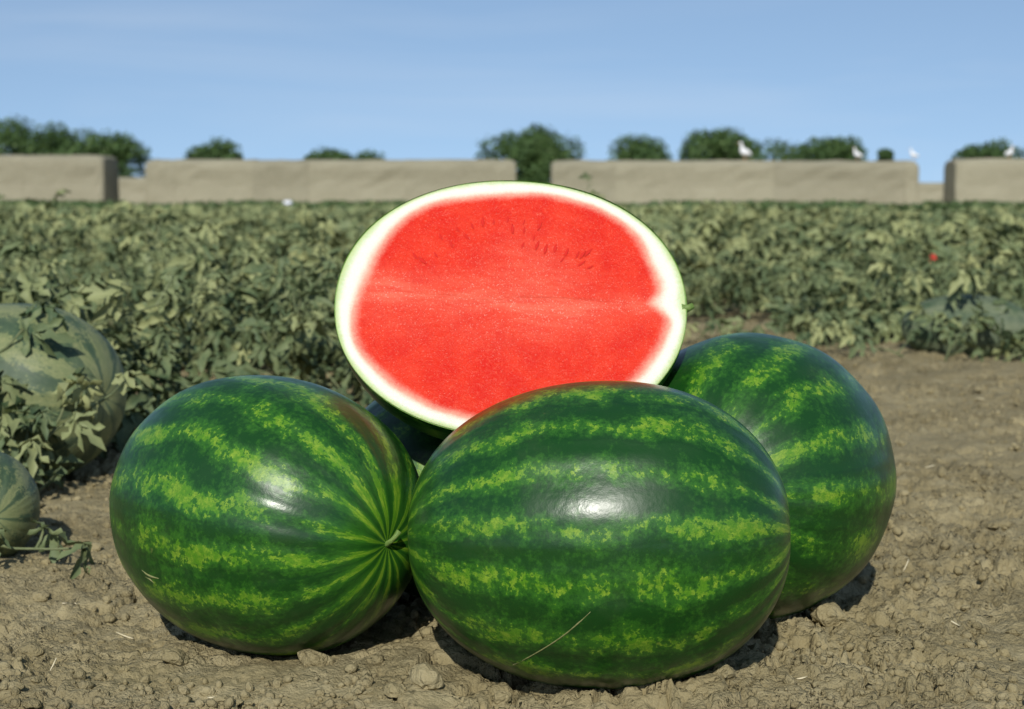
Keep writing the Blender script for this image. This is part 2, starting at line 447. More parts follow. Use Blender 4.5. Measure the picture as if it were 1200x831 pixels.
def stack(x0, x1, D, ytop, T, label, cuts):
    X0, X1 = px(x0, D), px(x1, D); H = pz(ytop, D) + 0.035
    root = empty('straw_stack', ((X0 + X1) / 2, D + T / 2, -0.035))
    tag(root, label, 'straw stack', 'straw stacks beyond the field')
    cs = [X0] + [px(c, D) for c in cuts] + [X1]
    for i in range(len(cs) - 1):
        a, b = cs[i], cs[i + 1]
        o = obj('bale_block', block_mesh(b - a - 0.004, T, H * rng.uniform(.992, 1.005), int(rng.integers(1e6)), (i == 0, i == len(cs) - 2)), root,
                ((a + b) / 2 - root.location.x, rng.uniform(-.015, .015), 0))
    return root
stack(-420, 124, 86, 181.5, 3.4, 'long pale straw stack with rounded dark end, beside the densest group of trees', [-260, -120, 30])
stack(172, 605, 88, 187.5, 3.0, 'longest unbroken pale straw stack, with no white bird perched on it', [207, 298, 363, 475, 580])
stack(646, 1075, 86, 188.5, 3.0, 'long pale straw stack with three white birds perched along its top', [720, 812, 905, 1058])
stack(1117, 1500, 84, 186.5, 2.4, 'pale straw stack with a single white bird near its shaded end', [1230, 1340])
stack(120, 200, 168, 208, 4, 'distant pale straw stack seen low in the gap beside the rounded dark stack end', [])
stack(1040, 1150, 168, 214, 4, 'distant pale straw stack seen low in the sky gap between two bird-topped stacks', [])

# ------------------------------------------------------------------ white birds on the stacks
def tube(path, radii, k=8, cap=True):
    path = np.asarray(path, float); n = len(path); V = []; F = []
    up = np.array([0.13, 0.21, 0.97])
    for i in range(n):
        d = path[min(i + 1, n - 1)] - path[max(i - 1, 0)]; d /= np.linalg.norm(d) + 1e-9
        a = np.cross(d, up); a /= np.linalg.norm(a) + 1e-9; b = np.cross(d, a)
        r = radii[i] if hasattr(radii, '__len__') else radii
        for j in range(k):
            t = 2 * math.pi * j / k
            V.append(path[i] + r * (math.cos(t) * a + math.sin(t) * b))
    for i in range(n - 1):
        for j in range(k):
            F.append((i * k + j, i * k + (j + 1) % k, (i + 1) * k + (j + 1) % k, (i + 1) * k + j))
    if cap:
        F.append(tuple(range(k))[::-1]); F.append(tuple((n - 1) * k + j for j in range(k)))
    return V, F
def bird(x, D, ztop, h, face, label, lean=0.0):
    root = empty('white_bird', (px(x, D), D + 0.55, ztop))
    s = h
    V, F = tube([(-.34, 0, .30), (-.22, 0, .36), (-.05, 0, .43), (.10, 0, .50), (.17, 0, .58), (.175, 0, .70), (.20, 0, .80), (.22, 0, .90), (.25, 0, .945), (.30, 0, .95), (.34, 0, .935)],
                [.05, .12, .20, .20, .15, .10, .075, .065, .075, .06, .03], 10)
    V = np.array(V) * s * np.array([1, .85, 1])
    b = obj('body', mesh_np('bird_body', V, F, M_BIRD, True), root)
    V, F = tube([(.33, 0, .94), (.42, 0, .925), (.50, 0, .90)], [.02, .014, .003], 6)
    obj('beak', mesh_np('beak', np.array(V) * s, F, M_BEAK), root)
    for sy in (-1, 1):
        V, F = tube([(.02, .05 * sy, .40), (.0, .05 * sy, .2), (.01, .05 * sy, .01), (.07, .05 * sy, 0)], [.02, .012, .012, .01], 6)
        obj('leg', mesh_np('leg', np.array(V) * s, F, M_BEAK), root)
        V, F = tube([(.12, .09 * sy, .49), (-.05, .115 * sy, .44), (-.25, .08 * sy, .34), (-.40, .03 * sy, .27)], [.05, .13, .10, .02], 8)
        obj('wing', mesh_np('wing', np.array(V) * np.array([1, .9, 1.1]) * s, F, M_BIRD, True), root)
    root.rotation_euler = (0, lean, face)
    tag(root, label, 'bird', 'white birds on the straw stacks')
bird(873, 86, pz(188.5, 86), .92, R(195), 'largest white bird on the straw stack, in front of the bushy tree row')
bird(1005, 86, pz(188.5, 86), .66, R(160), 'white bird on the straw stack between a bushy tree and a small shrub')
bird(1071, 86, pz(188.5, 86), .62, R(170), 'white bird perched at the very end of the stack beside the sky gap')
bird(1183, 84, pz(186.5, 84), .66, R(20), 'single white bird on the stack beyond the gap, against dark trees')

# ------------------------------------------------------------------ far trees
def leaf_cards(P, N, S, tone, aspect=0.7, r=rng):
    """leaf-shaped folded quads: centres P, normals N, sizes S -> verts, tris, tone"""
    n = len(P)
    t = np.cross(N, r.normal(size=(n, 3))); t /= np.linalg.norm(t, axis=1, keepdims=True) + 1e-9
    b = np.cross(N, t)
    S = S[:, None]
    a0 = P - t * S * .5; a1 = P + b * S * .5 * aspect + N * S * .12; a2 = P + t * S * .5; a3 = P - b * S * .5 * aspect + N * S * .12
    V = np.stack([a0, a1, a2, a3], 1).reshape(-1, 3)
    i = np.arange(n)[:, None] * 4
    F = np.concatenate([i + np.array([[0, 1, 2]]), i + np.array([[0, 2, 3]])])
    return V, F, np.repeat(tone, 4)
def tree_mesh(seed, w, h, low):
    """crown and trunk of a tree: w wide, h tall, foliage starting at height low"""
    r = np.random.default_rng(seed)
    nb = 12 + int(w * 1.3)
    C = []; RAD = []
    for k in range(nb):
        u = r.uniform(-1, 1); v = r.uniform(-1, 1)
        top = h * (1.04 - 0.16 * abs(u) ** 3.0 - 0.24 * r.random() ** 1.6)
        rad = min(h * r.uniform(.13, .24), w * .3)
        z = r.uniform(low + rad * .4, max(low + rad * .5, top - rad))
        if r.random() < .5: z = max(low + rad * .4, top - rad)
        C.append((u * (w / 2 - rad * .75), v * w * .30, z)); RAD.append(rad)
    C = np.array(C); RAD = np.array(RAD)
    n = 6500
    k = r.choice(nb, n, p=RAD ** 2 / (RAD ** 2).sum())
    d = r.normal(size=(n, 3)); d /= np.linalg.norm(d, axis=1, keepdims=True)
    rad = RAD[k] * r.uniform(.40, 1.30, n) ** .7
    P = C[k] + d * rad[:, None] * np.array([1.1, 1, .85])
    N = d * .6 + r.normal(size=(n, 3)) * .5 + np.array([0, 0, .3]); N /= np.linalg.norm(N, axis=1, keepdims=True)
    V, F, tone = leaf_cards(P, N, r.uniform(.28, .62, n), np.clip(r.normal(.45, .25, n) + (r.random(nb) - .5)[k] * .4, 0, 1), r=r)
    cm = mesh_np('crown', V, F, M_TREE); attr(cm, 'tone', 'FLOAT', tone)
    tv, tf = [], []
    def add(path, rad):
        a, b = tube(path, rad, 7); o = len(tv); tv.extend(a); tf.extend([tuple(i + o for i in f) for f in b])
    add([(0, 0, -.05), (.05, 0, h * .2), (-.05, .05, h * .45), (.1, 0, h * .75)], [h * .030, h * .023, h * .017, h * .005])
    for q in range(6):
        c = C[r.integers(nb)]
        add([(0, 0, h * .22 + q * h * .05), c * np.array([.5, .5, .62]) + np.array([0, 0, h * .08]), c], [h * .014, h * .009, h * .003])
    tm = mesh_np('trunk', tv, tf, M_BARK, True)
    return cm, tm
def tree(x0, x1, ytop, D, label, seed, low=0.12, name='broadleaf_tree', group='trees beyond the straw stacks'):
    w = px(x1, D) - px(x0, D); h = pz(ytop, D) + .035
    cm, tm = tree_mesh(seed, w, h, low * h)
    root = empty(name, ((px(x0, D) + px(x1, D)) / 2, D, -0.035))
    obj('trunk', tm, root); obj('crown', cm, root)
    tag(root, label, 'tree', group)
tree(-90, 84, 139, 210, 'tallest leafy green tree of the dense group behind the stack with rounded end', 1)
tree(5, 150, 146, 216, 'leafy tree in the middle of the dense group behind the rounded stack end', 2)
tree(66, 172, 155, 205, 'leafy tree at the outer edge of the dense group, hanging low in the stack gap', 3, .05)
tree(220, 292, 163, 230, 'lone small rounded tree behind the longest straw stack', 4)
tree(356, 420, 175, 240, 'low shrubby tree just topping the longest stack, taller of the low pair', 5, .1)
tree(392, 458, 176, 244, 'low flat-topped shrubby tree just topping the longest stack, lower of the pair', 6, .1)
tree(562, 690, 149, 205, 'broad dark green tree filling the gap behind the cut watermelon', 7, .04)
tree(600, 660, 160, 200, 'narrow dark tree standing in the stack gap directly behind the cut watermelon', 8, .02)
tree(706, 784, 157, 225, 'lone rounded tree behind the straw stack, next to the broad gap tree', 9)
tree(790, 890, 152, 215, 'tallest tree of the bushy row, behind the largest white bird', 10)
tree(845, 985, 162, 222, 'low spreading tree in the middle of the bushy row behind the stack', 12)
tree(920, 1018, 161, 218, 'rounded tree ending the bushy row behind the stack', 13)
tree(1022, 1044, 177, 240, 'tiny shrub topping the stack near its open end', 14, name='shrub')
tree(1112, 1190, 171, 215, 'spreading tree low behind the shaded end of the single-bird stack', 15, .3)
tree(1150, 1290, 154, 210, 'tall leafy tree rising behind the single-bird straw stack', 16)

# ------------------------------------------------------------------ watermelon foliage
def leaf_template(full=True):
    """deeply lobed watermelon leaf, base at the origin, pointing +X, about 1 long"""
    lobes = [(.34, 0, .64, .105), (.34, 44, .50, .088), (.34, -44, .50, .088), (.14, 80, .48, .085), (.14, -80, .48, .085), (.05, 130, .30, .08), (.05, -130, .30, .08)]
    if not full: lobes = [(.20, 0, .75, .13), (.18, 52, .55, .12), (.18, -52, .55, .12), (.05, 105, .45, .12), (.05, -105, .45, .12)]
    V = []; F = []
    ts = [(0, .45), (.30, 1.15), (.50, .50), (.74, 1.1), (1, 0)] if full else [(0, .6), (.55, 1), (1, 0)]
    for (s, ang, L, W) in lobes:
        a = math.radians(ang); d = np.array([math.cos(a), math.sin(a)]); q = np.array([-d[1], d[0]])
        base = np.array([s, 0]); rows = []
        for (t, w) in ts:
            c = base + d * L * t
            if w == 0:
                rows.append([len(V)]); V.append((*c, 0)); continue
            i = len(V)
            V.append((*(c + q * W * w), .10 * w)); V.append((*c, 0)); V.append((*(c - q * W * w), .10 * w))
            rows.append([i, i + 1, i + 2])
        for r0, r1 in zip(rows[:-1], rows[1:]):
            if len(r1) == 3:
                F += [(r0[0], r0[1], r1[1]), (r0[0], r1[1], r1[0]), (r0[1], r0[2], r1[2]), (r0[1], r1[2], r1[1])]
            else:
                F += [(r0[0], r0[1], r1[0]), (r0[1], r0[2], r1[0])]
    V = np.array(V)
    V[:, 0] -= 0.05
    rad = np.hypot(V[:, 0] - .3, V[:, 1])
    V[:, 2] += .10 * np.sin(V[:, 0] * 9) * np.abs(V[:, 1]) * 1.2 - .75 * rad ** 2 + .10 * np.sin(V[:, 1] * 11 + V[:, 0] * 5)
    return V, np.array([f[::-1] if np.cross(V[f[1]] - V[f[0]], V[f[2]] - V[f[0]])[2] < 0 else f for f in F])
TF, TFF = leaf_template(True)
TL, TLF = leaf_template(False)

def basis(fwd, nrm):
    """rotation matrices (n,3,3) with columns fwd, side, normal"""
    nrm = nrm / np.linalg.norm(nrm, axis=1, keepdims=True)
    fwd = fwd - (fwd * nrm).sum(1, keepdims=True) * nrm
    fwd = fwd / (np.linalg.norm(fwd, axis=1, keepdims=True) + 1e-9)
    side = np.cross(nrm, fwd)
    return np.stack([fwd, side, nrm], 2)
def instance(TV, TFc, P, Rm, S, tone):
    n = len(P); m = len(TV)
    V = np.einsum('nij,mj->nmi', Rm, TV) * S[:, None, None] + P[:, None, :]
    F = (TFc[None] + (np.arange(n) * m)[:, None, None]).reshape(-1, 3)
    return V.reshape(-1, 3), F, np.repeat(tone, m)

def shoot(r, base, az, rise, L, nleaf, size):
    """a vine shoot that climbs and nods: stem points and leaf frames"""
    pts = [np.array(base, float)]
    e = rise; a = az; st = L / 7
    for i in range(7):
        e += r.normal(-.10, .10); a += r.normal(0, .18)
        pts.append(pts[-1] + st * np.array([math.cos(e) * math.cos(a), math.cos(e) * math.sin(a), math.sin(e)]))
        if pts[-1][2] < 0.02: pts[-1][2] = 0.02; e = abs(e) * .5
    pts = np.array(pts); lv = []; pet = []
    for k in range(nleaf):
        f = (k + .6) / nleaf * 7; i = min(int(f), 6)
        p = pts[i] + (pts[i + 1] - pts[i]) * (f - i)
        side = a + (1 if k % 2 else -1) * r.uniform(.7, 1.9)
        el = r.uniform(.25, 1.15)
        pl = size * r.uniform(.4, .95)
        d = np.array([math.cos(el) * math.cos(side), math.cos(el) * math.sin(side), math.sin(el)])
        q = p + d * pl
        nrm = np.array([0, 0, 1.0]) + r.normal(0, .58, 3) + np.array([0, -.15, 0]); nrm[2] = abs(nrm[2]) * .8 + .15
        fw = d * np.array([1, 1, -.25])
        lv.append((q, fw, nrm, size * r.uniform(.65, 1.2)))
        pet.append((p, q))
    return pts, lv, pet

# front edge of the planted bed (distance as a function of X)
EX = np.array([-6, -1.1, -.75, -.55, -.30, .10, .40, .75, .92, .98, 1.6, 2.6, 6.]); EY = np.array([2.6, 2.75, 2.95, 3.15, 3.6, 4.7, 6.6, 6.9, 6.2, 5.35, 5.2, 5.1, 5.0])
def bed_edge(x): return np.interp(x, EX, EY)

BG = [(-.849, 2.937, .143, .186, .155, -28, 0), (-.715, 2.26, .066, .098, .078, -62, 0), (1.42, 5.32, .075, .20, .105, -6, 0)]
def clear_of_melons(x, y, z, pad=0.05):
    ok = np.ones(np.shape(x), bool)
    for (mx_, my_, mz, a_, b_, *_r) in BG:
        ok &= ~((np.hypot(x - mx_, y - my_) < (a_ + b_) / 2 + pad) & (z < mz + b_ + .06) & (y < my_ + .12))
    return ok

def build_near():
    r = np.random.default_rng(77)
    LV = []; tv = []; tf = []; nt = 0
    count = 0
    for k in range(5200):
        y = r.uniform(2.7, 9.5); x = r.uniform(-1, 1) * (.40 * y + .5)
        d = y - bed_edge(x)
        if d < 0 or r.random() > .30 * (1.5 - .09 * y) * 2.2: continue
        dens = fbm(np.array([x * 2.1]), np.array([y * 1.6]), 3, 300)[0]
        if dens < .43: continue
        tall = np.clip(d / .35, .35, 1) * np.clip(.45 + (dens - .42) * 3.2, .35, 1.25)
        tall *= .82 if x > .3 else 1.12
        pts, lv, pet = shoot(r, (x, y, .0), r.uniform(0, 2 * math.pi), r.uniform(.30, 1.15), .36 * tall * r.uniform(.7, 1.25), 8, .098 * r.uniform(.7, 1.25))
        lv = [l for l in lv if clear_of_melons(l[0][0], l[0][1], l[0][2])]
        if len(lv) < 6: continue
        LV += lv; count += 1
        a, b = tube(pts, np.linspace(.0030, .0016, 8), 4, False); o = nt; tv += a; tf += [tuple(i + o for i in f) for f in b]; nt += len(a)
        for p, q in pet:
            a, b = tube([p, q], [.002, .0015], 3, False); o = nt; tv += a; tf += [tuple(i + o for i in f) for f in b]; nt += len(a)
    P = np.array([l[0] for l in LV]); FW = np.array([l[1] for l in LV]); N = np.array([l[2] for l in LV]); S = np.array([l[3] for l in LV])
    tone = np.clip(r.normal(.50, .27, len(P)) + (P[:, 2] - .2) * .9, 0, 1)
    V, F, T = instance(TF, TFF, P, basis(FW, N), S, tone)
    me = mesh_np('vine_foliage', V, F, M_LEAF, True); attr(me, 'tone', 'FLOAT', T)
    o = obj('vine_foliage', me)
    tag(o, 'dense dusty green watermelon foliage of the nearer field rows', 'foliage', kind='stuff')
    s = obj('stem_tangle', mesh_np('stem_tangle', tv, tf, M_DRYSTEM), o); tag(s, kind='stuff')
    print('near leaves', len(P), 'shoots', count)
build_near()

def build_mid():
    r = np.random.default_rng(78)
    n = 44000
    y = 8.5 + (26 - 8.5) * r.random(n) ** .85; x = r.uniform(-1, 1, n) * (.38 * y + 1.0)
    dens = fbm(x * 1.1, y * .55, 4, 310)
    keep = dens > .40
    x, y, dens = x[keep], y[keep], dens[keep]; n = len(x)
    top = .05 + .31 * np.clip((dens - .30) * 2.6, .1, 1.0) * (.75 + .5 * r.random(n) ** 3)
    z = top * r.random(n) ** .45
    P = np.stack([x, y, z], 1); az = r.uniform(0, 2 * np.pi, n)
    N = np.stack([r.normal(0, .6, n), r.normal(-.15, .6, n), np.ones(n)], 1)
    FW = np.stack([np.cos(az), np.sin(az), r.normal(0, .3, n)], 1)
    V, F, T = instance(TL, TLF, P, basis(FW, N), r.uniform(.09, .17, n), np.clip(r.normal(.56, .27, n) + (dens - .5) * 1.2, 0, 1))
    me = mesh_np('vine_foliage', V, F, M_LEAF, True); attr(me, 'tone', 'FLOAT', T)
    tag(obj('vine_foliage', me), 'olive green watermelon foliage in the middle of the field', 'foliage', kind='stuff')
    # far part of the field
    n = 24000
    y = 24 + (60 - 24) * r.random(n) ** .9; x = r.uniform(-1, 1, n) * (.37 * y + 2)
    dens = fbm(x * .5, y * .22, 4, 320)
    z = (.06 + .20 * np.clip((dens - .25) * 2.2, .1, 1.0)) * r.random(n) ** .4
    N = np.stack([r.normal(0, .6, n), r.normal(-.3, .5, n), np.ones(n)], 1); N /= np.linalg.norm(N, axis=1, keepdims=True)
    V, F, T = leaf_cards(np.stack([x, y, z], 1), N, r.uniform(.14, .34, n), np.clip(r.normal(.55, .25, n) + (dens - .5) * 1.2, 0, 1), .8, r)
    me = mesh_np('vine_foliage', V, F, M_LEAF); attr(me, 'tone', 'FLOAT', T)
    tag(obj('vine_foliage', me), 'pale hazy foliage at the far end of the field', 'foliage', kind='stuff')
    # strip of taller green weeds in front of the stacks
    n = 34000
    y = r.uniform(34, 83, n); x = r.uniform(-1, 1, n) * (.37 * y + 2)
    dens = fbm(x * .45, y * .16, 3, 330)
    keep = dens > .42
    x, y, dens = x[keep], y[keep], dens[keep]; n = len(x)
    z = (.06 + np.clip((dens - .42) * 1.9, 0, .24) + np.clip((dens - .58) * 2.2, 0, .10) * (y > 58)) * r.random(n) ** .5
    N = r.normal(size=(n, 3)) + np.array([0, -.4, .6]); N /= np.linalg.norm(N, axis=1, keepdims=True)
    V, F, T = leaf_cards(np.stack([x, y, z], 1), N, r.uniform(.14, .34, n), np.clip(r.normal(.30, .25, n), 0, 1), .6, r)
    me = mesh_np('weed_strip', V, F, M_WEED); attr(me, 'tone', 'FLOAT', T)
    tag(obj('weed_strip', me), 'strip of dark green weeds along the foot of the straw stacks', 'weeds', kind='stuff')
build_mid()

LEAF_MESH = mesh_np('leaf', TF, TFF, M_LEAF1, True)
def vine(base, az, rise, L, nleaf, size, label, seed, group=None, thick=.0032):
    r = np.random.default_rng(seed)
    pts, lv, pet = shoot(r, (0, 0, 0), az, rise, L, nleaf, size)
    root = empty('watermelon_vine', base)
    tv, tf = tube(pts, np.linspace(thick, thick * .5, len(pts)), 6)
    tf = list(tf); tv = list(tv)
    for p, q in pet:
        a, b = tube([p, (p + q) / 2 + np.array([0, 0, -.004]), q], [.0026, .0022, .0017], 5); o = len(tv); tv += list(a); tf += [tuple(i + o for i in f) for f in b]
    obj('stem', mesh_np('stem', tv, tf, M_DRYSTEM, True), root)
    for (q, fw, nrm, s) in lv:
        o = obj('leaf', LEAF_MESH, root)
        Rm = basis(fw[None], nrm[None])[0]
        o.matrix_local = Matrix.Translation(Vector(q)) @ Matrix([list(Rm[i]) for i in range(3)]).to_4x4() @ Matrix.Diagonal((s, s, s, 1))
    tag(root, label, 'vine', group)
    return root
def gz(x, y): return float(soil_z(np.array([x]), np.array([y]))[0])
VG = 'leafy vine shoots in the field'
vine((-.80, 2.62, gz(-.80, 2.62)), R(150), 1.05, .34, 9, .080, 'vine shoot climbing in front of the pale melon, its leaves shading the rind', 201, VG)
vine((-.93, 2.66, gz(-.93, 2.66)), R(60), 1.15, .36, 9, .085, 'vine shoot half hiding the outer end of the pale striped melon', 202, VG)
vine((-.78, 2.70, gz(-.78, 2.70)), R(200), .55, .30, 8, .075, 'low vine shoot spread over the soil at the foot of the pale melon', 203, VG)
vine((-.765, 2.70, gz(-.765, 2.70)), R(165), 1.30, .30, 11, .078, 'upright vine shoot whose leaves cross the middle of the pale melon', 221, VG)
vine((-.80, 2.69, gz(-.80, 2.69)), R(30), 1.15, .22, 10, .080, 'short bushy vine shoot crowded against the lower pale melon', 222, VG)
vine((-.755, 2.68, gz(-.755, 2.68)), R(160), .85, .26, 9, .072, 'leaning vine shoot with dangling leaves near the pale melon stem end', 223, VG)
vine((-.84, 2.60, gz(-.84, 2.60)), R(100), 1.1, .26, 10, .082, 'bushy vine shoot between the smallest melon and the pale melon', 224, VG)
vine((-.88, 2.16, gz(-.88, 2.16)), R(-4), .16, .34, 7, .062, 'small vine sprig trailing over the soil past the smallest melon', 204, VG)
vine((-.53, 2.38, gz(-.53, 2.38)), R(25), .15, .13, 4, .05, 'tiny leafy sprig on bare soil beside the dark striped melon', 205, VG, .003)
vine((-1.0, 3.35, gz(-1.0, 3.35)), R(80), 1.2, .40, 16, .085, 'tall leafy shoot rising behind the pale striped melon', 206, VG)
vine((-.62, 3.7, gz(-.62, 3.7)), R(40), 1.25, .40, 16, .085, 'tall upright pale shoot between the pale melon and the cut watermelon', 207, VG)
vine((-.82, 4.3, gz(-.82, 4.3)), R(100), 1.3, .42, 16, .09, 'tallest nodding leafy shoot standing above the foliage near the longest stack', 208, VG)
vine((1.18, 5.12, gz(1.18, 5.12)), R(170), .5, .34, 9, .09, 'leafy shoot at the bed edge beside the half buried melon', 209, VG)
vine((1.45, 5.02, gz(1.45, 5.02)), R(20), .45, .34, 9, .09, 'leafy shoot trailing over the front of the half buried melon', 210, VG)
vine((1.30, 5.10, gz(1.30, 5.10)), R(60), .95, .26, 10, .095, 'bushy shoot standing before the middle of the half buried melon', 225, VG)
vine((1.52, 5.12, gz(1.52, 5.12)), R(110), .95, .28, 10, .095, 'bushy shoot covering the outer end of the half buried melon', 226, VG)
vine((1.40, 5.36, gz(1.40, 5.36)), R(250), 1.2, .30, 10, .095, 'shoot nodding over the top of the half buried melon', 227, VG)
vine((.86, 5.5, gz(.86, 5.5)), R(140), .6, .34, 9, .09, 'leafy shoot at the bed corner next to the bare soil patch', 211, VG)

# ------------------------------------------------------------------ watermelons
def melon_mesh(a, b, mat, seed, egg=0.0, half=False, c=None, nu=160, nv=112, power=2.15):
    """fruit along local X (stem end at +X); half keeps z<=0 only, with depth c"""
    r = np.random.default_rng(seed)
    ph0 = np.linspace(0, 2 * np.pi, nu, endpoint=False) if not half else np.linspace(np.pi, 2 * np.pi, nu)
    th = np.linspace(0, np.pi, nv)
    TH, PH = np.meshgrid(th, ph0, indexing='ij')
    sx = np.sign(np.cos(TH)) * np.abs(np.cos(TH)) ** (2 / power); rr = np.sin(TH) ** (2 / power)
    rr = rr * (1 + egg * sx)
    ribs = 1 + .0045 * np.cos(11 * PH + r.uniform(0, 6)) * np.sin(TH) + .006 * np.cos(3 * PH + r.uniform(0, 6)) + .004 * np.cos(2 * PH + 3 * TH + r.uniform(0, 6))
    rr = rr * ribs
    pit = .022 * np.exp(-((np.sin(TH)) / .13) ** 2)
    sx = sx * (1 - np.where(sx > 0, pit, pit * .5))
    cy = np.cos(PH) * rr; cz = np.sin(PH) * rr
    V = np.stack([sx * a, cy * b, cz * (c or b)], -1).reshape(-1, 3)
    n2 = nu
    F = []
    i = np.arange(nv - 1)[:, None] * n2; j = np.arange(nu if not half else nu - 1)[None]
    jn = (j + 1) % n2
    F = np.stack([(i + j).ravel(), (i + jn).ravel(), (i + n2 + jn).ravel(), (i + n2 + j).ravel()], 1)
    me = mesh_np('rind', V, F, mat, True)
    attr(me, 'mel', 'FLOAT_VECTOR', np.stack([np.cos(TH), np.cos(PH), np.sin(PH)], -1).reshape(-1, 3))
    return me
def axis_matrix(az, el, roll):
    x = Vector((math.cos(el) * math.cos(az), math.cos(el) * math.sin(az), math.sin(el)))
    y = Vector((0, 0, 1)).cross(x).normalized(); z = x.cross(y)
    return Matrix((x, y, z)).transposed() @ Matrix.Rotation(roll, 3, 'X')
def melon(cx, cy, cz, a, b, az, el, roll, mat, label, seed, egg=0.0, stem=None, group=None):
    root = empty('watermelon', (cx, cy, cz))
    root.rotation_euler = axis_matrix(R(az), R(el), R(roll)).to_euler()
    o = obj('rind', melon_mesh(a, b, mat, seed, egg), root)
    if stem:
        path = np.array([(a * .945, 0, 0), (a * .985, .000, .002), (a * 1.015, .003, .005), (a * 1.035, .008, .007), (a * 1.045, .014, .008)]) * np.array([1, stem, stem])
        V, F = tube(path, [.0055, .0032, .0026, .0026, .0030], 10)
        obj('stem', mesh_np('stem', V, F, M_STEM, True), root)
    tag(root, label, 'watermelon', group)
    return root
front = melon(.0866, 1.6885, .1419, .1917, .1539, -4, 1.5, 20, M_R1, 'largest dark green striped watermelon with a thin pale scratch, propping the cut half', 1, .02)
left = melon(-.2662, 1.8250, .1372, .1815, .1490, -38, -4, 50, M_R2, 'rounder dark green watermelon showing its stem, touching the scratched melon', 2, .01, stem=1.0)
right = melon(.2772, 1.9720, .1535, .1900, .1654, -115, 3, 0, M_R3, 'dark green striped watermelon standing end-on behind the scratched melon', 3, .01)
melon(-.055, 2.055, .127, .165, .138, 15, 0, 40, M_R3, 'dark watermelon added beneath and behind the cut half to support it and darken the gap', 7)  # hidden melon added to support the half and keep the gap below it dark
melon(*BG[0][:3], BG[0][3], BG[0][4], -28, 0, 70, M_RB, 'large pale dusty striped watermelon half hidden by vine leaves', 4)
melon(*BG[1][:3], BG[1][3], BG[1][4], -62, 0, 10, M_RB, 'smallest pale green watermelon behind a trailing vine sprig', 5)
melon(*BG[2][:3], BG[2][3], BG[2][4], -6, 0, 30, M_RC, 'pale dusty watermelon half buried in foliage at the far bed edge', 6)

# scratch and scar lie on the skin as thin raised corky lines
def on_skin(root, me_obj, pts, name, rad, mat):
    """lay a polyline given as (column,row) pixels onto the fruit's surface by ray casting from the camera's side"""
    dg = bpy.context.evaluated_depsgraph_get()
    mw = root.matrix_world.copy(); inv = mw.inverted()
    rot = Matrix.Rotation(R(90) - PITCH, 3, 'X'); o = Vector((0, 0, CAM_H))
    P = []
    for (u, v) in pts:
        d = rot @ Vector(((u - 600) / FPX, (415.5 - v) / FPX, -1)); d.normalize()
        ok, loc, nrm, _ = me_obj.ray_cast(inv @ o, (inv.to_3x3() @ d).normalized())
        if ok: P.append(np.array(loc + nrm * rad * .15))
    if len(P) < 3: return None
    V, F = tube(P, [rad * .4] + [rad] * (len(P) - 2) + [rad * .4], 6)
    return obj(name, mesh_np(name, V, F, mat, True), root)
bpy.context.view_layer.update()
on_skin(front, front.children[0], [(586, 784), (602, 779), (618, 771), (634, 762), (650, 752), (664, 742), (677, 731), (692, 717)], 'scratch', .0008, M_SCAR)
on_skin(left, left.children[0], [(166, 668), (172, 673), (178, 676), (186, 678)], 'scar', .0013, M_SCAR)
on_skin(left, left.children[0], [(170, 676), (176, 679), (181, 684)], 'scar', .0010, M_SCAR)

